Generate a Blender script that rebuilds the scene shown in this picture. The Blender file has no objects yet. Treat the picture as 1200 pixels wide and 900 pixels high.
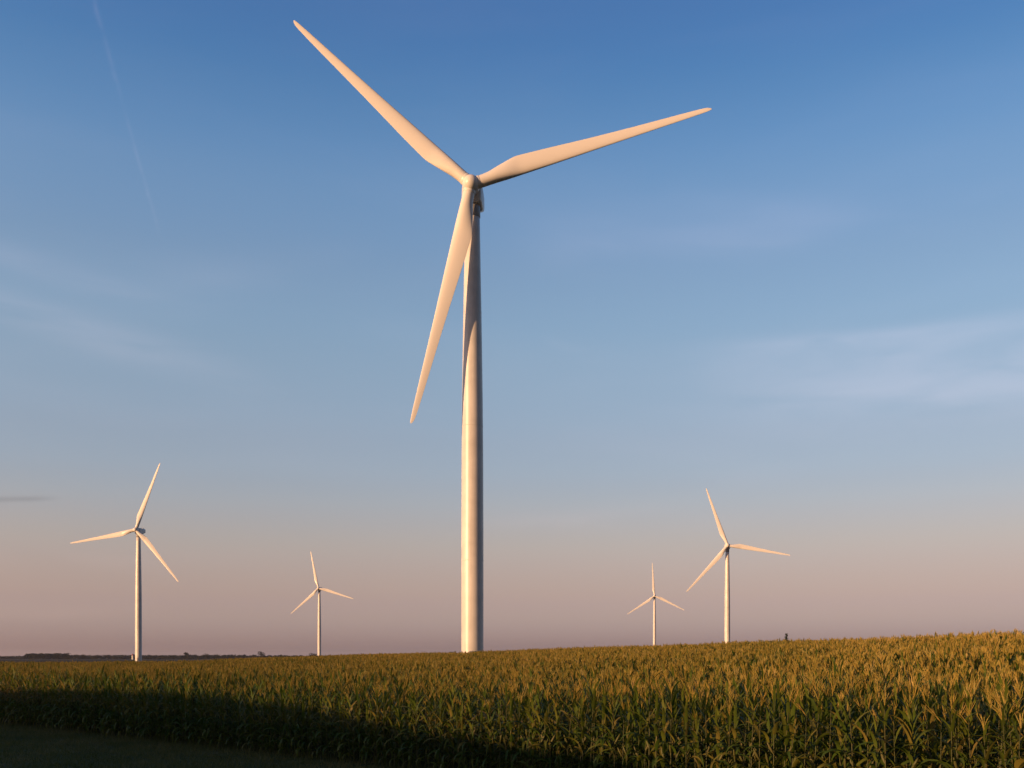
import bpy, bmesh, math, random
from mathutils import Vector, Matrix, Euler
from math import radians as R, sin, cos, pi, sqrt, atan2, tan

random.seed(7)
scene = bpy.context.scene
C = scene.collection

# ------------------------------------------------------------------ constants
EYE = 3.1
F = 1167.0          # focal length in photo pixels (1200 wide)
HOR = 771.0         # horizon row in the photo
SUN_EL = 7.5
HAZE = 0.00004
SUN_AZ = 58.0       # degrees to the left of straight behind the camera

# ------------------------------------------------------------------ helpers
def tag(o, label=None, cat=None, group=None, kind=None):
    if label: o['label'] = label
    if cat: o['category'] = cat
    if group: o['group'] = group
    if kind: o['kind'] = kind
    return o

def link(name, data, parent=None, col=None):
    o = bpy.data.objects.new(name, data)
    (col or C).objects.link(o)
    if parent: o.parent = parent
    return o

def mesh_obj(name, verts, faces, mats, parent=None, col=None, smooth=False, mat_idx=None):
    me = bpy.data.meshes.new(name)
    me.from_pydata(verts, [], faces)
    for m in (mats if isinstance(mats, (list, tuple)) else [mats]):
        me.materials.append(m)
    if mat_idx:
        me.polygons.foreach_set('material_index', mat_idx)
    if smooth:
        me.polygons.foreach_set('use_smooth', [True] * len(me.polygons))
    me.update()
    return link(name, me, parent, col)

def lathe(profile, n=48, cx=0, cy=0, cap=True):
    """profile: list of (radius, z); returns verts, faces"""
    v, f = [], []
    for r, z in profile:
        for k in range(n):
            a = 2 * pi * k / n
            v.append((cx + r * cos(a), cy + r * sin(a), z))
    for i in range(len(profile) - 1):
        for k in range(n):
            a, b = i * n + k, i * n + (k + 1) % n
            f.append((a, b, b + n, a + n))
    if cap:
        f.append(tuple(reversed(range(n))))
        f.append(tuple(range((len(profile) - 1) * n, len(profile) * n)))
    return v, f

def smoothstep(t):
    t = max(0.0, min(1.0, t)); return t * t * (3 - 2 * t)

def interp(tab, x):
    if x <= tab[0][0]: return tab[0][1]
    for (a, fa), (b, fb) in zip(tab, tab[1:]):
        if x <= b: return fa + (fb - fa) * (x - a) / (b - a)
    return tab[-1][1]

# ------------------------------------------------------------------ materials
def new_mat(name):
    m = bpy.data.materials.new(name); m.use_nodes = True
    nt = m.node_tree; b = nt.nodes['Principled BSDF']
    return m, nt, b

def ramp(nt, stops, interp_='LINEAR'):
    n = nt.nodes.new('ShaderNodeValToRGB')
    cr = n.color_ramp; cr.interpolation = interp_
    while len(cr.elements) < len(stops): cr.elements.new(0.5)
    for e, (p, c) in zip(cr.elements, stops):
        e.position = p; e.color = (*c, 1) if len(c) == 3 else c
    return n

def mat_paint(name, base, rough=0.42, streak=0.085):
    m, nt, b = new_mat(name)
    tc = nt.nodes.new('ShaderNodeTexCoord')
    mp = nt.nodes.new('ShaderNodeMapping'); mp.inputs['Scale'].default_value = (1.6, 1.6, 0.06)
    no = nt.nodes.new('ShaderNodeTexNoise'); no.inputs['Scale'].default_value = 1.0; no.inputs['Detail'].default_value = 5
    n2 = nt.nodes.new('ShaderNodeTexNoise'); n2.inputs['Scale'].default_value = 0.35; n2.inputs['Detail'].default_value = 3
    nt.links.new(tc.outputs['Object'], mp.inputs['Vector'])
    nt.links.new(mp.outputs[0], no.inputs['Vector']); nt.links.new(tc.outputs['Object'], n2.inputs['Vector'])
    mx = nt.nodes.new('ShaderNodeMath'); mx.operation = 'MULTIPLY'
    nt.links.new(no.outputs['Fac'], mx.inputs[0]); nt.links.new(n2.outputs['Fac'], mx.inputs[1])
    lo = tuple(c * (1 - streak * 2.2) for c in base); hi = tuple(min(1, c * (1 + streak * .4)) for c in base)
    rp = ramp(nt, [(0.12, lo), (0.34, hi)])
    nt.links.new(mx.outputs[0], rp.inputs[0]); nt.links.new(rp.outputs[0], b.inputs['Base Color'])
    b.inputs['Roughness'].default_value = rough
    return m

M_PAINT = mat_paint('turbine_paint', (0.72, 0.695, 0.67), 0.36)
M_BLADE = mat_paint('blade_gelcoat', (0.76, 0.735, 0.71), 0.35, 0.0)
M_GREY = mat_paint('grey_paint', (0.30, 0.30, 0.31), 0.5)
M_DARK = mat_paint('dark_seal', (0.035, 0.035, 0.035), 0.6)

def mat_leaf(name, stops, trans=0.25, rough=0.5, worldscale=0.05):
    m, nt, b = new_mat(name)
    geo = nt.nodes.new('ShaderNodeNewGeometry')
    oi = nt.nodes.new('ShaderNodeObjectInfo')
    no = nt.nodes.new('ShaderNodeTexNoise'); no.inputs['Scale'].default_value = worldscale; no.inputs['Detail'].default_value = 4
    nt.links.new(geo.outputs['Position'], no.inputs['Vector'])
    a = nt.nodes.new('ShaderNodeMath'); a.operation = 'MULTIPLY_ADD'; a.inputs[1].default_value = 0.55
    nt.links.new(geo.outputs['Random Per Island'], a.inputs[0])
    s = nt.nodes.new('ShaderNodeMath'); s.operation = 'MULTIPLY_ADD'; s.inputs[1].default_value = 0.9; s.inputs[2].default_value = -0.30
    nt.links.new(no.outputs['Fac'], s.inputs[0]); nt.links.new(s.outputs[0], a.inputs[2])
    s2 = nt.nodes.new('ShaderNodeMath'); s2.operation = 'MULTIPLY_ADD'; s2.inputs[1].default_value = 0.22
    nt.links.new(oi.outputs['Random'], s2.inputs[0]); nt.links.new(a.outputs[0], s2.inputs[2])
    rp = ramp(nt, stops)
    nt.links.new(s2.outputs[0], rp.inputs[0])
    nt.links.new(rp.outputs[0], b.inputs['Base Color'])
    b.inputs['Roughness'].default_value = rough
    b.inputs['Specular IOR Level'].default_value = 0.3
    if trans > 0:
        tr = nt.nodes.new('ShaderNodeBsdfTranslucent'); mix = nt.nodes.new('ShaderNodeMixShader')
        mix.inputs[0].default_value = trans
        nt.links.new(rp.outputs[0], tr.inputs['Color'])
        nt.links.new(b.outputs[0], mix.inputs[1]); nt.links.new(tr.outputs[0], mix.inputs[2])
        nt.links.new(mix.outputs[0], nt.nodes['Material Output'].inputs['Surface'])
    return m

M_LEAF = mat_leaf('corn_leaf', [(0.0, (0.028, 0.058, 0.008)), (0.35, (0.062, 0.108, 0.013)), (0.65, (0.125, 0.150, 0.018)),
                                (0.85, (0.21, 0.17, 0.035)), (1.0, (0.30, 0.19, 0.06))], 0.32)
M_TASSEL = mat_leaf('corn_tassel', [(0.0, (0.17, 0.16, 0.028)), (0.5, (0.37, 0.295, 0.06)), (1.0, (0.58, 0.39, 0.11))], 0.15)
M_STALK = mat_leaf('corn_stalk', [(0.0, (0.03, 0.045, 0.012)), (0.6, (0.06, 0.065, 0.02)), (1.0, (0.10, 0.08, 0.03))], 0.0)
M_HUSK = mat_leaf('corn_husk', [(0.0, (0.05, 0.07, 0.015)), (0.6, (0.10, 0.10, 0.03)), (1.0, (0.2, 0.15, 0.06))], 0.1)
M_GRASS = mat_leaf('grass_blade', [(0.0, (0.06, 0.085, 0.014)), (0.4, (0.09, 0.11, 0.020)), (1.0, (0.24, 0.19, 0.06))], 0.2, worldscale=0.35)
M_YLEAF = mat_leaf('yellow_leaf', [(0.0, (0.16, 0.15, 0.02)), (1.0, (0.28, 0.22, 0.04))], 0.3)
M_WEED = mat_leaf('weed_leaf', [(0.0, (0.02, 0.035, 0.01)), (1.0, (0.05, 0.06, 0.02))], 0.1)
M_TREE = mat_leaf('tree_leaf', [(0.0, (0.010, 0.016, 0.006)), (0.6, (0.018, 0.026, 0.009)), (1.0, (0.03, 0.035, 0.012))], 0.1, worldscale=0.02)
M_BARK, _nt, _b = new_mat('bark')
_n = _nt.nodes.new('ShaderNodeTexNoise'); _n.inputs['Scale'].default_value = 6
_r = ramp(_nt, [(0.3, (0.05, 0.04, 0.03)), (0.7, (0.13, 0.10, 0.075))]); _nt.links.new(_n.outputs['Fac'], _r.inputs[0])
_nt.links.new(_r.outputs[0], _b.inputs['Base Color']); _b.inputs['Roughness'].default_value = 0.9

def mat_ground():
    m, nt, b = new_mat('ground_soil_and_fields')
    tc = nt.nodes.new('ShaderNodeNewGeometry')
    n1 = nt.nodes.new('ShaderNodeTexNoise'); n1.inputs['Scale'].default_value = 0.6; n1.inputs['Detail'].default_value = 8
    nt.links.new(tc.outputs['Position'], n1.inputs['Vector'])
    near = ramp(nt, [(0.3, (0.028, 0.042, 0.014)), (0.55, (0.045, 0.062, 0.020)), (0.75, (0.085, 0.075, 0.036))])
    nt.links.new(n1.outputs['Fac'], near.inputs[0])
    mp = nt.nodes.new('ShaderNodeMapping'); mp.inputs['Rotation'].default_value = (0, 0, R(7)); mp.inputs['Location'].default_value = (130, 40, 0)
    nt.links.new(tc.outputs['Position'], mp.inputs['Vector'])
    br = nt.nodes.new('ShaderNodeTexBrick'); br.inputs['Scale'].default_value = 1.0
    br.inputs['Brick Width'].default_value = 820; br.inputs['Row Height'].default_value = 400
    br.inputs['Mortar Size'].default_value = 4; br.inputs['Mortar Smooth'].default_value = 0
    br.inputs['Color1'].default_value = (0, 0, 0, 1); br.inputs['Color2'].default_value = (1, 1, 1, 1)
    br.inputs['Mortar'].default_value = (0.85, 0.85, 0.85, 1)
    nt.links.new(mp.outputs[0], br.inputs['Vector'])
    far = ramp(nt, [(0.0, (0.020, 0.018, 0.010)), (0.3, (0.024, 0.026, 0.011)), (0.5, (0.040, 0.030, 0.014)), (0.75, (0.022, 0.020, 0.011)), (0.93, (0.06, 0.05, 0.03))])
    nt.links.new(br.outputs['Color'], far.inputs[0])
    ln = nt.nodes.new('ShaderNodeVectorMath'); ln.operation = 'LENGTH'; nt.links.new(tc.outputs['Position'], ln.inputs[0])
    mr = nt.nodes.new('ShaderNodeMapRange'); mr.inputs['From Min'].default_value = 190; mr.inputs['From Max'].default_value = 210
    nt.links.new(ln.outputs['Value'], mr.inputs['Value'])
    mx = nt.nodes.new('ShaderNodeMix'); mx.data_type = 'RGBA'
    nt.links.new(mr.outputs[0], mx.inputs['Factor']); nt.links.new(near.outputs[0], mx.inputs['A']); nt.links.new(far.outputs[0], mx.inputs['B'])
    nt.links.new(mx.outputs['Result'], b.inputs['Base Color'])
    bp = nt.nodes.new('ShaderNodeBump'); bp.inputs['Strength'].default_value = 0.5; bp.inputs['Distance'].default_value = 0.08
    n3 = nt.nodes.new('ShaderNodeTexNoise'); n3.inputs['Scale'].default_value = 9; n3.inputs['Detail'].default_value = 6
    nt.links.new(tc.outputs['Position'], n3.inputs['Vector'])
    nt.links.new(n3.outputs['Fac'], bp.inputs['Height']); nt.links.new(bp.outputs[0], b.inputs['Normal'])
    b.inputs['Roughness'].default_value = 0.95; b.inputs['Specular IOR Level'].default_value = 0.1
    return m
M_GROUND = mat_ground()

# ------------------------------------------------------------------ terrain
def u_px(px): return (px - 600.0) / F
CREST = [  # column in the photo -> (row of the corn skyline, distance of the crest)
    (0, 776, 160), (200, 775.4, 170), (300, 771.5, 185), (400, 768, 190), (540, 764.5, 160),
    (660, 760.5, 140), (765, 756.5, 122), (852, 753, 110), (920, 750.5, 98), (1000, 748, 86), (1100, 744.5, 75), (1200, 741, 66), (1500, 733, 60)]
YC = [(u_px(a), c) for a, b, c in CREST]
HC = [(u_px(a), (EYE - 2.35) + (HOR - b) * c / F) for a, b, c in CREST]
def edge_y(u): return 409.6 / (15 * max(-0.75, min(1.2, u)) + 16.6)
SDX, SDY = -sin(R(SUN_AZ)), -cos(R(SUN_AZ))          # horizontal direction towards the sun
RIDGE = [(-150, 0), (-120, 4.6), (-52, 5.15), (-42, 5.75), (-34.6, 6.0), (-29, 5.95), (-26, 5.72), (-21, 5.62), (-15, 5.5), (0, 5.2), (40, 5.0), (70, 0)]
def height(x, y):
    h = 0.0
    if y > 8:
        u = x / y
        ye, yc, hc = edge_y(u), interp(YC, u), max(0.0, interp(HC, u))
        t = (y - ye) / (yc - ye)
        if t > 0:
            k = min(t, 1.0)
            s = k * (1 + 0.25 * (1 - k)) if k < 1 else 1.0
            if t > 1.5: s *= 1 - smoothstep((t - 1.5) / 2.0)
            h = hc * s
    # grassy bank that the photographer stands on
    r = sqrt(x * x + y * y)
    h += 1.4 * (1 - smoothstep((r - 3) / 9.0))
    # long unseen embankment behind left, added and shaped to cast the foreground shadow
    c = -SDY * x + SDX * y
    s_ = -(SDX * x + SDY * y)
    top = interp(RIDGE, c)
    if top > 0: top += 48 * (tan(R(SUN_EL)) - tan(R(5)))
    if top > 0:
        h = max(h, top * (1 - smoothstep((abs(s_ + 40) - 2.0) / 13.0)))
    return h

def axis(a, b, fine_a, fine_b, step, grow=1.13):
    xs = []
    x = fine_a
    while x <= fine_b: xs.append(x); x += step
    d = step; x = xs[-1]
    while x < b: d *= grow; x += d; xs.append(x)
    d = step; x = fine_a; pre = []
    while x > a: d *= grow; x -= d; pre.append(x)
    return pre[::-1] + xs
gx = axis(-20000, 20000, -100, 100, 2.0)
gy = axis(-6000, 24000, -40, 220, 2.0)
gv = [(x, y, height(x, y)) for y in gy for x in gx]
nx = len(gx)
gf = [(j * nx + i, j * nx + i + 1, (j + 1) * nx + i + 1, (j + 1) * nx + i) for j in range(len(gy) - 1) for i in range(nx - 1)]
ground = mesh_obj('ground', gv, gf, M_GROUND, smooth=True)
tag(ground, 'dark farmland ground running flat to the horizon', None, None, 'structure')

# ------------------------------------------------------------------ corn plants
def ribbon(V, Fc, pts, widths, side, fold=0.25, up=Vector((0, 0, 1))):
    """a folded leaf strip with a midrib: 3 verts per station"""
    b = len(V)
    for p, w in zip(pts, widths):
        s = side * w
        V.append(tuple(p - s + up * (w * fold))); V.append(tuple(p)); V.append(tuple(p + s + up * (w * fold)))
    for i in range(len(pts) - 1):
        a = b + i * 3
        Fc.append((a, a + 1, a + 4, a + 3)); Fc.append((a + 1, a + 2, a + 5, a + 4))

def blade_leaf(V, Fc, base, az, length, width, elev, droop, rng, seg=6):
    d = Vector((cos(az), sin(az), 0)); side = Vector((-sin(az), cos(az), 0))
    tw = rng.uniform(-0.5, 0.5)
    p = base.copy(); pts = [p.copy()]; ws = [width * 0.55]
    e = elev
    sw = rng.uniform(-0.25, 0.25)
    for i in range(seg):
        t = (i + 1) / seg
        e -= droop / seg * (0.5 + t)
        dd = d * cos(e) + Vector((0, 0, 1)) * sin(e) + side * sw * t
        p = p + dd.normalized() * (length / seg)
        pts.append(p.copy())
        ws.append(width * max(0.03, (0.75 + 1.0 * t) * (1 - t) ** 0.75 if t > 0.25 else 1.0 * (0.8 + 0.2 * t / .25)))
    b = side * cos(tw) + Vector((0, 0, 1)) * sin(tw)
    ribbon(V, Fc, pts, [w * 0.5 for w in ws], b.normalized(), 0.35)

def tube(V, Fc, pts, rads, n=5):
    b = len(V)
    for p, r in zip(pts, rads):
        for k in range(n):
            a = 2 * pi * k / n
            V.append((p[0] + r * cos(a), p[1] + r * sin(a), p[2]))
    for i in range(len(pts) - 1):
        for k in range(n):
            a, c = b + i * n + k, b + i * n + (k + 1) % n
            Fc.append((a, c, c + n, a + n))
    Fc.append(tuple(range(b + (len(pts) - 1) * n, b + len(pts) * n)))

def corn_geo(seed, lod=0):
    """returns dict part -> (verts, faces); plant base at the origin"""
    rng = random.Random(seed)
    H = rng.uniform(1.88, 2.10)
    bend = Vector((rng.uniform(-.06, .06), rng.uniform(-.06, .06), 0))
    def at(z): return bend * (z / H) ** 2 + Vector((0, 0, z))
    out = {}
    V, Fc = [], []
    zs = [0, H * .3, H * .6, H * .85, H + 0.06]
    tube(V, Fc, [at(z) for z in zs], [.014, .013, .011, .008, .005], 5 if lod == 0 else 3)
    out['stalk'] = (V, Fc)
    V, Fc = [], []
    az = rng.uniform(0, 2 * pi)
    nleaf = 13 if lod == 0 else 9
    for i in range(nleaf):
        t = i / (nleaf - 1)
        z = 0.22 + t * (H - 0.27)
        a = az + i * pi + rng.uniform(-.45, .45)
        L = (0.62 + 0.32 * sin(pi * min(1, t * .85 + .15))) * rng.uniform(.75, 1.05) * (1 - 0.30 * t)
        W = (0.082 + 0.022 * sin(pi * t)) * rng.uniform(.85, 1.15) * (1 - .2 * t)
        el = R(60 + 22 * t + rng.uniform(-10, 8))
        dr = R(172 - 150 * min(1, t * 1.15) + rng.uniform(-15, 32))
        blade_leaf(V, Fc, at(z), a, L, W, el, dr, rng, 6 if lod == 0 else 4)
    out['foliage'] = (V, Fc)
    V, Fc = [], []
    top = at(H)
    n = 9 if lod == 0 else 8
    for i in range(n):
        if i == 0: d = Vector((bend.x * 2, bend.y * 2, 1)); L = .38
        else:
            a = rng.uniform(0, 2 * pi); e = R(rng.uniform(64, 86)); d = Vector((cos(a) * cos(e), sin(a) * cos(e), sin(e))); L = rng.uniform(.17, .29)
        p0 = top + Vector((0, 0, 0.0 if i == 0 else rng.uniform(0.0, .12)))
        pts = [p0, p0 + d * L * .35, p0 + d * L * .7 + Vector((d.x, d.y, -.1)) * L * .05, p0 + d * L + Vector((d.x, d.y, -.3)) * L * .15]
        w = .0066 if lod == 0 else .012
        for s in (Vector((1, 0, 0)), Vector((0, 1, 0))):
            b = len(V)
            for p, k in zip(pts, (.5, 1, .9, .3)):
                V.append(tuple(p - s * w * k)); V.append(tuple(p + s * w * k))
            for j in range(3): Fc.append((b + 2 * j, b + 2 * j + 1, b + 2 * j + 3, b + 2 * j + 2))
    lean = Vector((rng.gauss(0, .22), rng.gauss(0, .22), 0))
    V = [(v[0] + lean.x * (v[2] - H), v[1] + lean.y * (v[2] - H), v[2]) for v in V]
    out['tassel'] = (V, Fc)
    V, Fc = [], []
    z = H * rng.uniform(.44, .52); a = az + rng.uniform(0, 6.28); d = Vector((cos(a) * .45, sin(a) * .45, .9)).normalized()
    p0 = at(z) + Vector((cos(a), sin(a), 0)) * .012
    ks = (0, .04, .12, .2, .26); rr = (.010, .024, .030, .022, .004)
    tube(V, Fc, [p0 + d * k for k in ks], rr, 7 if lod == 0 else 4)
    out['ear'] = (V, Fc)
    return out
PM = {'stalk': M_STALK, 'foliage': M_LEAF, 'tassel': M_TASSEL, 'ear': M_HUSK}

# grid of the planted rows: rows run parallel to the field edge
ED = Vector((16.6, -15.0)).normalized()      # along the rows (to the right and nearer)
EN = Vector((15.0, 16.6)).normalized()       # into the field
E0 = Vector((-7.0, 31.0))
ROW, SP = 0.76, 0.19
PR, PA = 6, 4.56                             # rows per patch, length of patch
def wpos(a, n): p = E0 + ED * a + EN * n; return p.x, p.y

def vigour(x, y):
    return 1 + .035 * sin(x * .21 + 1.3 * sin(y * .13)) + .03 * sin(y * .37 + x * .11) + .02 * sin(x * .9 - y * .5)
NVAR = 9
variants = [corn_geo(100 + i, 0) for i in range(NVAR)]
corn_mesh = []
for g in variants:
    d = {}
    for k, (V, Fc) in g.items():
        me = bpy.data.meshes.new('corn_' + k); me.from_pydata(V, [], Fc); me.materials.append(PM[k])
        if k != 'tassel': me.polygons.foreach_set('use_smooth', [True] * len(me.polygons))
        me.update(); d[k] = me
    corn_mesh.append(d)

# positions of single plants in the near strip of the field
near = []
strip_n = PR * ROW * 2                        # depth of the strip built plant by plant
rngp = random.Random(3)
for r in range(PR * 2):
    a = -52.0
    while a < 40:
        n = r * ROW + 0.25 + rngp.gauss(0, .035)
        aa = a + rngp.gauss(0, .03)
        x, y = wpos(aa, n)
        if y > 2 and rngp.random() > .04: near.append((x, y, r))
        a += SP
def visible(x, y):
    return y > 5 and abs(x / y) < 0.53 and (EYE - height(x, y) - 2.3) / y * F < 129
vis = [p for p in near if visible(p[0], p[1])]
vis.sort(key=lambda p: p[1] + p[2] * 1.2)
single = vis[:299]
sset = set((p[0], p[1]) for p in single)
LBL = 'tall green corn plant with a golden tassel in the nearest rows of the field'
protos = []
def place_corn(var, loc, rot, sc):
    root = link('corn_plant', None)
    root.location = loc; root.rotation_euler = rot; root.scale = (sc, sc, sc)
    tag(root, LBL, 'corn plant', 'corn plants in the nearest rows')
    for k in ('stalk', 'foliage', 'tassel', 'ear'):
        link(k, corn_mesh[var][k], root)
    return root
for (x, y, r) in single:
    place_corn(rngp.randrange(NVAR), (x, y, height(x, y) - .01), (rngp.gauss(0, .045), rngp.gauss(0, .045), rngp.uniform(0, 6.28)), min(1.14, rngp.gauss(.98, .068)) * vigour(x, y))

yx, yy = .5075 * 16.2, 16.2
yp = place_corn(2, (yx, yy, height(yx, yy) - .01), (0, 0, 1.0), 1.0)
del yp['group']; yp['label'] = 'corn plant with one broad pale yellow leaf at the bottom right corner'
V, Fc = [], []; rgy = random.Random(4)
blade_leaf(V, Fc, Vector((-.02, 0, 1.30)), R(215), .66, .19, R(48), R(80), rgy, 8)
tag(mesh_obj('leaf', V, Fc, M_YLEAF, yp), 'broad pale yellow leaf')

# hidden library of instance sources (never linked to the scene)
lib = bpy.data.collections.new('corn_library')
def joined(name, parts, mats_order, col):
    V, Fc, MI = [], [], []
    for (dx, dy, rz, sc, tx, g) in parts:
        Mx = Matrix.Translation((dx, dy, 0)) @ Euler((tx[0], tx[1], rz)).to_matrix().to_4x4() @ Matrix.Scale(sc, 4)
        for k, (v, f) in g.items():
            b = len(V); V += [tuple(Mx @ Vector(p)) for p in v]
            Fc += [tuple(i + b for i in q) for q in f]; MI += [mats_order.index(PM[k])] * len(f)
    return mesh_obj(name, V, Fc, mats_order, None, col, False, MI)
ORD = [M_STALK, M_LEAF, M_TASSEL, M_HUSK]
for i, g in enumerate(variants):
    joined('a_plant_%d' % i, [(0, 0, 0, 1, (0, 0), g)], ORD, lib)
lods = [corn_geo(300 + i, 1) for i in range(8)]
lods[7].pop('tassel')
NP = 4
for k in range(NP):
    rr = random.Random(50 + k); parts = []
    for r in range(PR):
        a = 0
        while a < PA - .05:
            parts.append((a - PA / 2 + rr.gauss(0, .03) + SP / 2, (r + .5) * ROW - PR * ROW / 2 + rr.gauss(0, .04), rr.uniform(0, 6.28), min(1.16, rr.gauss(.98, .058)), (rr.gauss(0, .05), rr.gauss(0, .05)), lods[rr.randrange(8)]))
            a += SP
    joined('b_patch_%d' % k, parts, ORD, lib)

pts, idx, rot, scl = [], [], [], []
for (x, y, r) in near:
    if (x, y) in sset: continue
    if not (abs(x) < y * .75 + 8): continue
    pts.append((x, y, height(x, y) - .01)); idx.append(rngp.randrange(NVAR))
    rot.append((rngp.gauss(0, .045), rngp.gauss(0, .045), rngp.uniform(0, 6.28))); scl.append(min(1.14, rngp.gauss(.98, .068)) * vigour(x, y))
phi = atan2(ED.y, ED.x)
TX, TY = None, None
def tower_xy():  # main turbine
    return (553.6 - 600) / F * 170.0, 170.0
tx0, ty0 = tower_xy()
n = strip_n
while n < 260:
    a = -190.0
    while a < 190:
        x, y = wpos(a + PA / 2, n + PR * ROW / 2 - .13)
        u = x / max(y, 1)
        if y > 4 and abs(x) < y * .68 + 12:
            yc = interp(YC, u)
            lim = min(yc * 1.45, 205) if u > u_px(260) else 162 + (u - u_px(0)) * 20
            if y < lim and (x - tx0) ** 2 + (y - ty0) ** 2 > 36:
                h = height(x, y); e = 1.5
                gxx = (height(x + e, y) - height(x - e, y)) / (2 * e); gyy = (height(x, y + e) - height(x, y - e)) / (2 * e)
                nrm = Vector((-gxx, -gyy, 1)).normalized()
                m = nrm.rotation_difference(Vector((0, 0, 1))).inverted().to_matrix() @ Matrix.Rotation(phi + (pi if rngp.random() < .5 else 0), 3, 'Z')
                eu = m.to_euler()
                pts.append((x, y, h - .02)); idx.append(NVAR + rngp.randrange(NP)); rot.append(tuple(eu)); scl.append(vigour(x, y))
        a += PA
    n += PR * ROW

def instancer(name, pts, idx, rot, scl, coll):
    me = bpy.data.meshes.new(name); me.from_pydata(pts, [], [])
    a = me.attributes.new('pick', 'INT', 'POINT'); a.data.foreach_set('value', idx)
    a = me.attributes.new('turn', 'FLOAT_VECTOR', 'POINT'); a.data.foreach_set('vector', [c for r in rot for c in r])
    a = me.attributes.new('size', 'FLOAT', 'POINT'); a.data.foreach_set('value', scl)
    ob = link(name, me)
    ng = bpy.data.node_groups.new(name, 'GeometryNodeTree')
    ng.interface.new_socket('Geometry', in_out='INPUT', socket_type='NodeSocketGeometry')
    ng.interface.new_socket('Geometry', in_out='OUTPUT', socket_type='NodeSocketGeometry')
    N = ng.nodes; L = ng.links
    gi = N.new('NodeGroupInput'); go = N.new('NodeGroupOutput')
    ci = N.new('GeometryNodeCollectionInfo'); ci.inputs['Collection'].default_value = coll
    ci.inputs['Separate Children'].default_value = True; ci.inputs['Reset Children'].default_value = True
    ip = N.new('GeometryNodeInstanceOnPoints'); ip.inputs['Pick Instance'].default_value = True
    def attr(nm, ty):
        q = N.new('GeometryNodeInputNamedAttribute'); q.data_type = ty; q.inputs['Name'].default_value = nm; return q
    L.new(gi.outputs[0], ip.inputs['Points']); L.new(ci.outputs[0], ip.inputs['Instance'])
    L.new(attr('pick', 'INT').outputs['Attribute'], ip.inputs['Instance Index'])
    er = N.new('FunctionNodeEulerToRotation'); L.new(attr('turn', 'FLOAT_VECTOR').outputs['Attribute'], er.inputs[0])
    L.new(er.outputs[0], ip.inputs['Rotation'])
    L.new(attr('size', 'FLOAT').outputs['Attribute'], ip.inputs['Scale'])
    L.new(ip.outputs[0], go.inputs[0])
    md = ob.modifiers.new('scatter', 'NODES'); md.node_group = ng
    return ob
field = instancer('corn_field', pts, idx, rot, scl, lib)
tag(field, 'dense corn crop with golden tassels covering the gentle rise', 'corn crop', None, 'stuff')

# one dark weed that stands above the skyline of the corn
def weed():
    Y = 92.0; X = u_px(921.5) * Y; z0 = height(X, Y)
    root = link('tall_weed', None); root.location = (X, Y, z0)
    tag(root, 'dark upright weed sticking up above the corn on the skyline, right of the turbines', 'weed')
    V, Fc = [], []; tube(V, Fc, [Vector((0, 0, z)) for z in (0, 1, 2.1, 3.0)], [.04, .035, .03, .01])
    mesh_obj('stem', V, Fc, M_WEED, root)
    V, Fc = [], []; rg = random.Random(5)
    for i in range(260):
        z = 1.5 + 1.5 * rg.random() ** 1.2; blade_leaf(V, Fc, Vector((rg.gauss(0, .05), rg.gauss(0, .05), z)), rg.uniform(0, 6.28), rg.uniform(.2, .42) * (2.1 - .55 * z), .07, R(rg.uniform(45, 80)), R(30), rg, 3)
    mesh_obj('foliage', V, Fc, M_WEED, root)
weed()

# ------------------------------------------------------------------ grass
glib = bpy.data.collections.new('grass_library')
for k in range(3):
    rg = random.Random(900 + k); V, Fc = [], []
    for i in range(1100):
        x, y = rg.uniform(-1.05, 1.05), rg.uniform(-1.05, 1.05); a = rg.uniform(0, 6.28)
        h = rg.uniform(.05, .14) * (1.7 if rg.random() < .04 else 1); w = rg.uniform(.003, .006)
        lx, ly = rg.gauss(0, .05), rg.gauss(0, .05); s = (cos(a) * w, sin(a) * w); b = len(V)
        V += [(x - s[0], y - s[1], 0), (x + s[0], y + s[1], 0), (x + lx * .4 + s[0] * .8, y + ly * .4 + s[1] * .8, h * .6), (x + lx * .4 - s[0] * .8, y + ly * .4 - s[1] * .8, h * .6), (x + lx, y + ly, h)]
        Fc += [(b, b + 1, b + 2, b + 3), (b + 3, b + 2, b + 4)]
    mesh_obj('grass_patch_%d' % k, V, Fc, M_GRASS, None, glib)
gp, gi_, gr, gs = [], [], [], []
rg = random.Random(12)
y = 14.0
while y < 66:
    x = -46.0
    while x < 6:
        nn = (Vector((x, y)) - E0).dot(EN)
        if nn < 0.6 and abs(x) < y * .66 + 5:
            gp.append((x + rg.uniform(-.2, .2), y + rg.uniform(-.2, .2), height(x, y) - .005)); gi_.append(rg.randrange(3)); gr.append((0, 0, rg.uniform(0, 6.28))); gs.append(rg.uniform(.9, 1.2))
        x += 1.7
    y += 1.7
tag(instancer('grass', gp, gi_, gr, gs, glib), 'shaded mown grass strip in front of the corn', 'grass', None, 'stuff')

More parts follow.
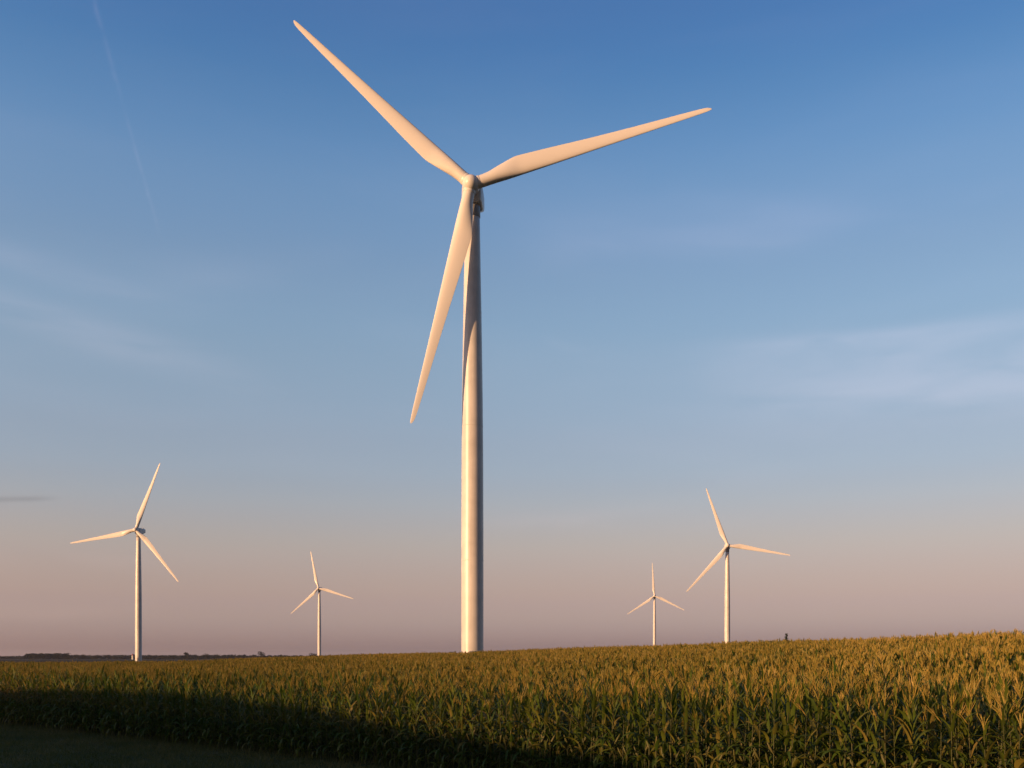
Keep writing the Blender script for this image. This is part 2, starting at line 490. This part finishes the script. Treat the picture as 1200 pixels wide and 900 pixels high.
# ------------------------------------------------------------------ wind turbines
CH = [(0.020, .98, 1.00), (0.045, .98, 1.0), (0.08, 1.04, .84), (0.115, 1.22, .62), (0.155, 1.42, .46), (0.20, 1.58, .33), (0.26, 1.52, .28), (0.35, 1.38, .23),
      (0.5, 1.10, .20), (0.65, .86, .18), (0.78, .68, .17), (0.88, .54, .16), (0.95, .42, .15), (0.98, .33, .14), (0.994, .19, .13), (1.0, .05, .12)]  # (r/R, half chord, thickness ratio)
RAD = 41.25
def _smooth(tab, n=4):
    out = []
    for i in range(len(tab) - 1):
        p0, p1, p2, p3 = tab[max(0, i - 1)], tab[i], tab[i + 1], tab[min(len(tab) - 1, i + 2)]
        for q in range(n):
            t = q / n; h = p2[0] - p1[0]; row = [p1[0] + h * t]
            for c in (1, 2):
                m1 = (p2[c] - p0[c]) / (p2[0] - p0[0]) * h; m2 = (p3[c] - p1[c]) / (p3[0] - p1[0]) * h
                row.append((2*t**3 - 3*t**2 + 1) * p1[c] + (t**3 - 2*t**2 + t) * m1 + (-2*t**3 + 3*t**2) * p2[c] + (t**3 - t**2) * m2)
            out.append(tuple(row))
    return out + [tab[-1]]
CH = _smooth(CH)
def blade_mesh():
    """blade along +X, facing -Y (upwind), trailing edge towards +Z"""
    n = 28; V, Fc = [], []
    for (t, hc, th) in CH:
        circ = max(0, min(1, (th - .32) / .68))
        tw = R(13 * (1 - t) ** 1.6 * (1 - circ * .3) - 1.5)
        off = hc * 0.42 * (1 - circ)            # pitch axis ahead of mid chord
        pb = -.5 * t * t       # pre-bend and cone, upwind
        for k in range(n):
            a = 2 * pi * k / n
            c = -cos(a)                          # -1 leading, +1 trailing
            cz = c * hc
            xx = (c + 1) / 2
            af = th * 2 * hc * (1.4845 * sqrt(max(xx, 0)) - .63 * xx - 1.758 * xx ** 2 + 1.4215 * xx ** 3 - .5075 * xx ** 4) * (1 if sin(a) >= 0 else -.75)
            cir = hc * sin(a)
            yy = -(circ * cir + (1 - circ) * af)
            z = cz + off
            y2 = yy * cos(tw) - z * sin(tw); z2 = yy * sin(tw) + z * cos(tw)
            V.append((t * RAD, y2 + pb, z2))
    m = len(CH)
    for i in range(m - 1):
        for k in range(n):
            a, b = i * n + k, i * n + (k + 1) % n
            Fc.append((a, b, b + n, a + n))
    Fc.append(tuple(reversed(range(n)))); Fc.append(tuple(range((m - 1) * n, m * n)))
    me = bpy.data.meshes.new('blade'); me.from_pydata(V, [], Fc); me.materials.append(M_BLADE)
    me.polygons.foreach_set('use_smooth', [True] * len(me.polygons)); me.update()
    bm = bmesh.new(); bm.from_mesh(me); bmesh.ops.recalc_face_normals(bm, faces=bm.faces); bm.to_mesh(me); bm.free()
    return me
BLADE = blade_mesh()

def shape_mesh(name, V, Fc, mat, smooth=True):
    me = bpy.data.meshes.new(name); me.from_pydata(V, [], Fc); me.materials.append(mat)
    me.polygons.foreach_set('use_smooth', [smooth] * len(me.polygons))
    bm = bmesh.new(); bm.from_mesh(me); bmesh.ops.recalc_face_normals(bm, faces=bm.faces); bm.to_mesh(me); bm.free()
    return me

def nacelle_mesh():
    # rounded box sections along Y (front = -1.9 ... rear = 7.2), z centre on the shaft
    secs = [(-1.6, 1.2, 1.3, 0), (-1.45, 1.5, 1.6, 0), (-.5, 1.75, 1.85, .02), (1.9, 1.8, 1.85, .05), (3.4, 1.78, 1.55, .35), (5.0, 1.7, 1.22, .62), (5.5, 1.5, 1.0, .68)]
    n = 32; V, Fc = [], []
    for (y, w, h, cz) in secs:
        for k in range(n):
            a = 2 * pi * k / n; ex = .38
            cx, sz = cos(a), sin(a)
            V.append((w * abs(cx) ** ex * (1 if cx >= 0 else -1), y, cz + h * abs(sz) ** ex * (1 if sz >= 0 else -1)))
    for i in range(len(secs) - 1):
        for k in range(n):
            a, b = i * n + k, i * n + (k + 1) % n
            Fc.append((a, b, b + n, a + n))
    Fc.append(tuple(range(n))); Fc.append(tuple(range((len(secs) - 1) * n, len(secs) * n)))
    return shape_mesh('nacelle', V, Fc, M_PAINT, False)
NAC = nacelle_mesh()

def spinner_mesh():
    prof = [(.02, -1.75), (.45, -1.68), (.9, -1.4), (1.22, -.95), (1.40, -.4), (1.45, .2), (1.42, .8), (1.30, 1.15)]
    V, Fc = lathe(prof, 36)
    V = [(x, z, y) for x, y, z in V]
    # bosses where the blades enter
    return shape_mesh('hub', V, Fc, M_BLADE)
HUBM = spinner_mesh()
def collar_mesh():
    prof = [(1.0, .62), (1.04, .66), (1.04, 1.48), (1.02, 1.52), (.985, 1.525)]
    V, Fc = lathe(prof, 28)
    V = [(z, y, x) for x, y, z in V]
    return shape_mesh('blade_collar', V, Fc, M_BLADE)
COLLAR = collar_mesh()
def ring_mesh(name, prof, mat, n=48):
    V, Fc = lathe(prof, n, cap=False); return shape_mesh(name, V, Fc, mat)
TW = [(1.86, 0), (1.86, 22), (1.82, 36), (1.74, 46), (1.58, 57), (1.40, 67), (1.24, 76.2)]
def tower_r(z):
    return interp([(b, a) for a, b in TW], z)
def tower_mesh():
    prof = [(r * 1.06, -1.0) if i == 0 else (r, z) for i, (r, z) in enumerate([(1.86, -1)] + [(tower_r(z), z) for z in [0.3 + k * 2.53 for k in range(31)]])]
    V, Fc = lathe(prof, 56); me = shape_mesh('tower', V, Fc, M_PAINT)
    me.polygons.foreach_set('use_smooth', [True] * len(me.polygons)); return me
TOWERM = tower_mesh()
FL = [ring_mesh('flange_ring', [(tower_r(z) + .004, z - .09), (tower_r(z) + .022, z - .06), (tower_r(z) + .022, z + .06), (tower_r(z) + .004, z + .09)], M_PAINT) for z in (18.5, 41.0, 60.0)]
YAWR = ring_mesh('yaw_ring', [(1.25, 75.9), (1.33, 76.0), (1.33, 77.7), (1.27, 77.8)], M_GREY)
def door_mesh():
    V, Fc = [], []
    n = 10
    for (r, k) in ((1.90, .5), (1.94, .42)):
        for i in range(-n, n + 1):
            pass
    bm = bmesh.new(); bmesh.ops.create_cube(bm, size=1)
    bmesh.ops.scale(bm, vec=(.9, .16, 2.1), verts=bm.verts); bmesh.ops.translate(bm, vec=(0, -1.86, 2.3), verts=bm.verts)
    bmesh.ops.bevel(bm, geom=bm.edges[:], offset=.05, segments=2, affect='EDGES')
    me = bpy.data.meshes.new('door'); bm.to_mesh(me); bm.free(); me.materials.append(M_GREY); return me
DOOR = door_mesh()
def cooler_mesh():
    bm = bmesh.new()
    for (sx, sy, sz, x, y, z) in ((1.6, .9, .5, 0, 4.3, 2.0), (.05, .05, 1.5, .8, 5.0, 2.4), (.05, .05, 1.5, -.8, 5.0, 2.4), (1.9, .05, .05, 0, 5.0, 3.1)):
        g = bmesh.ops.create_cube(bm, size=1)['verts']
        bmesh.ops.scale(bm, vec=(sx, sy, sz), verts=g); bmesh.ops.translate(bm, vec=(x, y, z), verts=g)
    me = bpy.data.meshes.new('sensor_mast'); bm.to_mesh(me); bm.free(); me.materials.append(M_GREY); return me
MAST = cooler_mesh()

HUBZ = 80.0
OVER = 3.0
def turbine(px_tower, dist, hubz, base, theta, yaw, label):
    x = (px_tower - 600) / F * dist; y = dist
    s = 1.0
    root = link('wind_turbine', None)
    root.location = (x, y, base)
    tag(root, label, 'wind turbine', 'wind turbines in the fields')
    # yaw: turn of the rotor towards the left of straight-at-camera, about the tower axis
    k = (hubz - base) / HUBZ
    root.scale = (1, 1, k)
    t = link('tower', TOWERM, root)
    for f in FL: link('flange_ring', f, root)
    link('yaw_ring', YAWR, root)
    link('door', DOOR, root)
    Y = Matrix.Rotation(-R(yaw), 4, 'Z')
    nac = link('nacelle', NAC, root)
    # undo the small vertical scale of the tower for the head
    inv = Matrix.Diagonal((1, 1, 1 / k, 1))
    head = Matrix.Translation((0, 0, HUBZ)) @ inv @ Y
    nac.matrix_parent_inverse = Matrix.Identity(4)
    tilt = Matrix.Rotation(R(-3.0), 4, 'X')      # shaft tilt: front looks up
    nac.matrix_local = head @ Matrix.Translation((0, .0, -.35))
    mast = link('sensor_mast', MAST, nac)
    hubM = head @ tilt @ Matrix.Translation((0, -OVER, 0))
    hub = link('hub', HUBM, root); hub.matrix_local = hubM
    for i in range(3):
        b = link('blade', BLADE, root)
        Q = Matrix.Rotation(-R(theta + 120 * i), 4, 'Y')
        b.matrix_local = hubM @ Q
        c = link('blade_collar', COLLAR, b)
    return root

turbine(553.6, 167.6, 81.2, 0.9, 16.4, 2.2, 'largest wind turbine, in the centre, one blade crossing in front of its tower')
turbine(162.3, 582.0, 77.5, 0.0, 70.4, 8, 'leftmost wind turbine, its white tower base standing clear in front of the dark tree line')
turbine(374.2, 1078.0, 78.2, 0.0, 102.6, 8, 'small distant wind turbine between the leftmost turbine and the largest one')
turbine(767.0, 1251.0, 80.7, 0.0, 93.6, 8, 'smallest wind turbine, with one blade straight up, just right of the largest one')
turbine(852.3, 667.0, 78.0, 0.0, 109.3, 8, 'rightmost wind turbine rising behind the crest of the corn field')

# ------------------------------------------------------------------ far trees and silo
def crown_mesh(name, w, h, seed, nleaf=420, leaf=.5, z0=1.5):
    rg = random.Random(seed); V, Fc = [], []
    lobes = [(rg.uniform(-.3, .3) * w, rg.uniform(-.3, .3) * w, z0 + (h - z0) * rg.uniform(.25, .8), rg.uniform(.22, .36) * w) for _ in range(7)]
    for i in range(nleaf):
        cx, cy, cz, r = lobes[rg.randrange(7)]
        d = Vector((rg.gauss(0, 1), rg.gauss(0, 1), rg.gauss(0, 1))).normalized() * r * rg.uniform(.6, 1.05)
        p = Vector((cx, cy, cz)) + Vector((d.x, d.y, d.z * .8)); p.z = min(max(p.z, z0), h)
        a = Vector((rg.gauss(0, 1), rg.gauss(0, 1), rg.gauss(0, 1))).normalized() * leaf * rg.uniform(.6, 1.2)
        b = a.orthogonal().normalized() * leaf * rg.uniform(.6, 1.1); k = len(V)
        V += [tuple(p - a), tuple(p + b), tuple(p + a), tuple(p - b)]; Fc.append((k, k + 1, k + 2, k + 3))
    return V, Fc
def tree(px, dist, w, h, seed, label):
    root = link('tree', None); root.location = (u_px(px) * dist, dist, 0)
    tag(root, label, 'tree', 'trees on the far horizon')
    V, Fc = [], []; tube(V, Fc, [Vector((0, 0, -.5)), Vector((.1, 0, h * .3)), Vector((0, .2, h * .75))], [.5, .38, .12], 8)
    for a in range(5):
        an = a * 1.3 + seed; tube(V, Fc, [Vector((0, 0, h * .3)), Vector((cos(an) * w * .2, sin(an) * w * .2, h * .55)), Vector((cos(an) * w * .32, sin(an) * w * .32, h * .72))], [.22, .15, .05], 5)
    mesh_obj('trunk', V, Fc, M_BARK, root)
    V, Fc = crown_mesh('crown', w, h, seed, 700, .55); mesh_obj('crown', V, Fc, M_TREE, root)
tree(219.5, 2000, 12, 15.5, 1, 'small distant tree standing up above the tree line right of the leftmost turbine')
tree(241.5, 2050, 15, 12.5, 2, 'low rounded distant tree on the horizon midway between the two left turbines')
tree(306.5, 2000, 17, 16.5, 3, 'tallest bump of a distant tree on the horizon left of the small distant turbine')
tree(367.0, 1950, 15, 12.5, 4, 'distant tree on the horizon right beside the foot of the small distant turbine')

def wood(name, spans, seed, label):
    rg = random.Random(seed); V, Fc = [], []
    for (p0, p1, d, h0, h1, dens) in spans:
        p = p0
        while p < p1:
            for row in range(2):
                dd = d + rg.uniform(0, 90) + row * 60
                w = rg.uniform(9, 16); h = rg.uniform(h0, h1)
                v, f = crown_mesh('c', w, h, rg.randrange(10 ** 6), 110, 1.3, 0.0)
                b = len(V); X = u_px(p) * dd
                V += [(a + X, c + dd, e) for a, c, e in v]; Fc += [tuple(i + b for i in q) for q in f]
            p += dens * rg.uniform(.7, 1.3)
    o = mesh_obj(name, V, Fc, M_TREE); tag(o, label, 'woodland', None, 'stuff')
wood('distant_woodland', [(-60, 30, 2500, 6, 9, 3), (80, 165, 2350, 8, 11.5, 2.5), (165, 330, 2350, 7, 11.5, 2.5), (330, 420, 2350, 6, 10, 3), (420, 1260, 3000, 5, 10, 7)], 21,
     'thin dark line of far-off woodland along the horizon')
wood('distant_grove', [(31, 79, 2050, 12, 13.5, 1.6)], 22, 'flat topped dark block of far-off woodland left of the leftmost turbine')

def silo():
    d = 1900.0; root = link('grain_silo', None); root.location = (u_px(155.6) * d, d, 0)
    tag(root, 'tiny pale grain silo with a reddish roof beside the foot of the leftmost turbine', 'silo')
    mw = mat_paint('silo_white', (.62, .60, .56)); mr = mat_paint('silo_red', (.32, .07, .05))
    V, Fc = lathe([(1.9, 0), (1.9, 7.5)], 24); mesh_obj('wall', V, Fc, mw, root)
    V, Fc = lathe([(1.95, 7.52), (1.95, 8.8), (1.5, 10.2), (.8, 10.9), (.05, 11.2)], 24); mesh_obj('roof', V, Fc, mr, root)
silo()

# ------------------------------------------------------------------ camera
cam = bpy.data.cameras.new('camera'); co = link('camera', cam)
cam.sensor_width = 36; cam.lens = F / 1200 * 36; cam.shift_y = (HOR - 450) / 1200
co.location = (0, 0, EYE); co.rotation_euler = (R(90), 0, 0)
cam.clip_end = 60000; cam.clip_start = .1
scene.camera = co

# ------------------------------------------------------------------ light
sun = bpy.data.lights.new('sun', 'SUN'); so = link('sun', sun)
sun.energy = 5.0; sun.angle = R(.5); sun.color = (1.0, .56, .265)
sv = Vector((SDX * cos(R(SUN_EL)), SDY * cos(R(SUN_EL)), sin(R(SUN_EL))))
so.rotation_euler = sv.to_track_quat('Z', 'Y').to_euler(); so.location = sv * 300

w = bpy.data.worlds.new('World'); scene.world = w; w.use_nodes = True
nt = w.node_tree; N = nt.nodes; L = nt.links
bg = N['Background']
sky = N.new('ShaderNodeTexSky'); sky.sky_type = 'NISHITA'; sky.sun_disc = False
sky.sun_elevation = R(SUN_EL); sky.sun_rotation = atan2(sv.x, sv.y)   # Blender: rotation clockwise from +Y
sky.altitude = 200; sky.air_density = 1.0; sky.dust_density = 1.2; sky.ozone_density = 1.5
SKY_STR = 0.1009
bg.inputs['Strength'].default_value = SKY_STR
tc = N.new('ShaderNodeTexCoord'); sep = N.new('ShaderNodeSeparateXYZ'); L.new(tc.outputs['Generated'], sep.inputs[0])
def math_(op, a, b=None, c=None, clamp=False):
    m = N.new('ShaderNodeMath'); m.operation = op; m.use_clamp = clamp
    for i, q in enumerate((a, b, c)):
        if q is None: continue
        if isinstance(q, (int, float)): m.inputs[i].default_value = q
        else: L.new(q, m.inputs[i])
    return m.outputs[0]
zs = sep.outputs['Z']
# correction of the sky colour with height above the horizon (a hazy, dry evening sky)
def lin(c): c /= 255.0; return c / 12.92 if c <= .04045 else ((c + .055) / 1.055) ** 2.4
SKYT = [(8, (80, 104, 127), (75, 120, 175)), (100, (84, 108, 132), (85, 131, 183)), (200, (90, 115, 138), (109, 149, 193)), (300, (97, 123, 145), (126, 159, 195)),
        (400, (106, 133, 153), (141, 170, 198)), (500, (119, 147, 162), (155, 176, 197)), (560, (129, 156, 165), (164, 178, 192)), (600, (138, 163, 166), (176, 179, 184)),
        (650, (150, 170, 161), (187, 175, 169)), (700, (161, 170, 142), (186, 164, 155)), (730, (160, 158, 119), (177, 156, 149)), (764, (152, 146, 101), (165, 146, 142))]
rs = [(0.0, None)]
cr = N.new('ShaderNodeValToRGB'); cr.color_ramp.interpolation = 'CARDINAL'; e = cr.color_ramp.elements
stops = []
KS = 6.0
for (row, raw, want) in SKYT:
    d = HOR - row; z = d / sqrt(F * F * 1.0074 + d * d)
    stops.append((max(0, z), tuple(lin(b) / lin(a) / KS for a, b in zip(raw, want))))
stops.sort()
while len(e) < len(stops): e.new(0.5)
for q, (p, c) in zip(e, stops): q.position = p; q.color = (*c, 1)
L.new(zs, cr.inputs[0])
mul = N.new('ShaderNodeVectorMath'); mul.operation = 'MULTIPLY'
L.new(sky.outputs[0], mul.inputs[0]); L.new(cr.outputs[0], mul.inputs[1])
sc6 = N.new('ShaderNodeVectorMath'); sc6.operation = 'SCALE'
# sky evened out across the view; side behind the viewer dimmed to weaken ambient light
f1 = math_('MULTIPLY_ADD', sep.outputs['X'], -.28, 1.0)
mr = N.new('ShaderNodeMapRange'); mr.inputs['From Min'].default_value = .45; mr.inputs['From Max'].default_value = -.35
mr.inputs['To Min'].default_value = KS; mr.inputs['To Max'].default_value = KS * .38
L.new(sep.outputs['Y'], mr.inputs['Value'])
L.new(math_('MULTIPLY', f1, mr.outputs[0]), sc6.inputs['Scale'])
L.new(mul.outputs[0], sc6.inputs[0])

# thin high cloud: azimuth and elevation of the direction looked at
azi = math_('ARCTAN2', sep.outputs['X'], sep.outputs['Y'])
ele = math_('ARCSINE', zs)
comb = N.new('ShaderNodeCombineXYZ'); L.new(azi, comb.inputs[0]); L.new(ele, comb.inputs[1])
def noise(scale, sx, sy, detail=5, rot=0.0, off=0.0, dist=0.0):
    mp = N.new('ShaderNodeMapping'); mp.inputs['Scale'].default_value = (sx, sy, 1); mp.inputs['Rotation'].default_value = (0, 0, rot); mp.inputs['Location'].default_value = (off, off * .7, 0)
    n = N.new('ShaderNodeTexNoise'); n.inputs['Scale'].default_value = scale; n.inputs['Detail'].default_value = detail; n.inputs['Distortion'].default_value = dist
    L.new(comb.outputs[0], mp.inputs[0]); L.new(mp.outputs[0], n.inputs['Vector']); return n.outputs['Fac']
def rng_(v, a, b):
    m = N.new('ShaderNodeMapRange'); m.interpolation_type = 'SMOOTHSTEP'
    m.inputs['From Min'].default_value = a; m.inputs['From Max'].default_value = b; L.new(v, m.inputs['Value']); return m.outputs[0]
def ang(px, py):
    u = (px - 600) / F; v = (HOR - py) / F
    return math.atan(u), math.atan(v / sqrt(1 + u * u))
def streak(p0, p1, width, amp, nz, lo=.35, hi=.65, fade=.25, below=None, wob=1.2):
    """soft band from p0 to p1 in azimuth/elevation, broken up by noise"""
    (a0, e0), (a1, e1) = ang(*p0), ang(*p1)
    dx, dy = a1 - a0, e1 - e0; ln = sqrt(dx * dx + dy * dy); dx /= ln; dy /= ln; w = width / F
    X = math_('SUBTRACT', azi, a0); Y = math_('SUBTRACT', ele, e0)
    al = math_('DIVIDE', math_('ADD', math_('MULTIPLY', X, dx), math_('MULTIPLY', Y, dy)), ln)
    ac = math_('DIVIDE', math_('SUBTRACT', math_('MULTIPLY', Y, dx), math_('MULTIPLY', X, dy)), w)
    # wobble the line a little
    ac = math_('ADD', ac, math_('MULTIPLY_ADD', nz, wob, -wob / 2))
    if below:    # sharper on its upper side than below
        ac = math_('ADD', math_('MAXIMUM', ac, 0.0), math_('MULTIPLY', math_('MINIMUM', ac, 0.0), width / below))
    g = math_('EXPONENT', math_('MULTIPLY', math_('MULTIPLY', ac, ac), -1.0))
    f = math_('MULTIPLY', rng_(al, -fade, fade), math_('SUBTRACT', 1.0, rng_(al, 1 - fade, 1 + fade)))
    return math_('MULTIPLY', math_('MULTIPLY', g, f), math_('MULTIPLY', rng_(nz, lo, hi), amp))
nA = noise(3.2, 1.0, 5.0, 3, R(-12), 3.1, .4)
nB = noise(9.0, 1.0, 4.0, 3, R(-14), 1.7, .5)
nC = noise(60.0, 1.0, 1.0, 1, 0, 5.0)
nD = noise(5.0, 1.0, 6.0, 3, R(16), 9.0, .3)
parts = [
    streak((850, 408), (1400, 345), 9, .75, nB, .05, .75, .28, 66),
    streak((960, 462), (1400, 436), 24, .42, nB, .3, .7, .3),
    streak((640, 285), (980, 268), 36, .34, nA, .25, .7),
    streak((820, 232), (1100, 262), 14, .12, nB, .3, .7),
    streak((-120, 315), (260, 432), 17, .46, nD, .2, .65, .3),
    streak((-100, 268), (200, 352), 13, .34, nD, .25, .65, .3),
    streak((200, 330), (520, 300), 30, .20, nA, .3, .7),
    streak((107, -12), (141, 112), 2.4, .27, nC, .1, .7, .12, None, 1.6),
    streak((148, 136), (184, 262), 1.8, .22, nC, .1, .7, .2, None, 1.6),
    streak((640, 398), (700, 420), 6, .10, nB, .3, .6),
    streak((640, 505), (900, 560), 20, .12, nA, .3, .7),
    streak((560, 612), (880, 606), 12, .16, nB, .3, .7),
    streak((-100, 652), (200, 656), 9, .20, nB, .3, .7),
    streak((-100, 722), (140, 716), 9, .16, nB, .3, .7),
]
tot = None
for p in parts: tot = p if tot is None else math_('ADD', tot, p)
gen = math_('MULTIPLY', math_('MULTIPLY', rng_(nA, .42, .8), rng_(zs, .0, .2)), .10)
tot = math_('ADD', tot, gen)
cc = N.new('ShaderNodeVectorMath'); cc.operation = 'SCALE'; L.new(tot, cc.inputs['Scale'])
CLC = (.11, .075, .072)
cc.inputs[0].default_value = tuple(c / SKY_STR for c in CLC)
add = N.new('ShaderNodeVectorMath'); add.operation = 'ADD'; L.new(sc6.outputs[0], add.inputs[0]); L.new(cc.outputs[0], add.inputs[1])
# small dark wisp low on the left
dk = streak((-60, 586), (56, 584), 2.6, .16, nB, .1, .4, .2)
dm = N.new('ShaderNodeVectorMath'); dm.operation = 'SCALE'; L.new(add.outputs[0], dm.inputs[0]); L.new(math_('SUBTRACT', 1.0, dk), dm.inputs['Scale'])
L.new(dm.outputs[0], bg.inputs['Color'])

# ------------------------------------------------------------------ the air: thin even haze
bm = bmesh.new(); bmesh.ops.create_cube(bm, size=1)
for v_ in bm.verts:
    v_.co = Vector((v_.co.x * 41000, 9000 + v_.co.y * 31000, -1.0 if v_.co.z < 0 else 130.0))
hm = bpy.data.meshes.new('haze'); bm.to_mesh(hm); bm.free()
M_HAZE = bpy.data.materials.new('haze'); M_HAZE.use_nodes = True
_t = M_HAZE.node_tree; _t.nodes.remove(_t.nodes['Principled BSDF'])
_v = _t.nodes.new('ShaderNodeVolumePrincipled'); _v.inputs['Color'].default_value = (.85, .82, .85, 1); _v.inputs['Density'].default_value = HAZE; _v.inputs['Anisotropy'].default_value = 0.3
_t.links.new(_v.outputs[0], _t.nodes['Material Output'].inputs['Volume'])
hm.materials.append(M_HAZE); tag(link('haze', hm), 'thin evening haze over the fields', 'haze', None, 'stuff')

scene.view_settings.view_transform = 'Standard'; scene.view_settings.look = 'None'
scene.view_settings.exposure = 0.25; scene.view_settings.gamma = 1.0; scene.view_settings.use_curve_mapping = False
scene.render.engine = 'CYCLES'
scene.cycles.max_bounces = 4; scene.cycles.diffuse_bounces = 2; scene.cycles.transparent_max_bounces = 4
scene.cycles.use_denoising = True; scene.cycles.use_light_tree = False
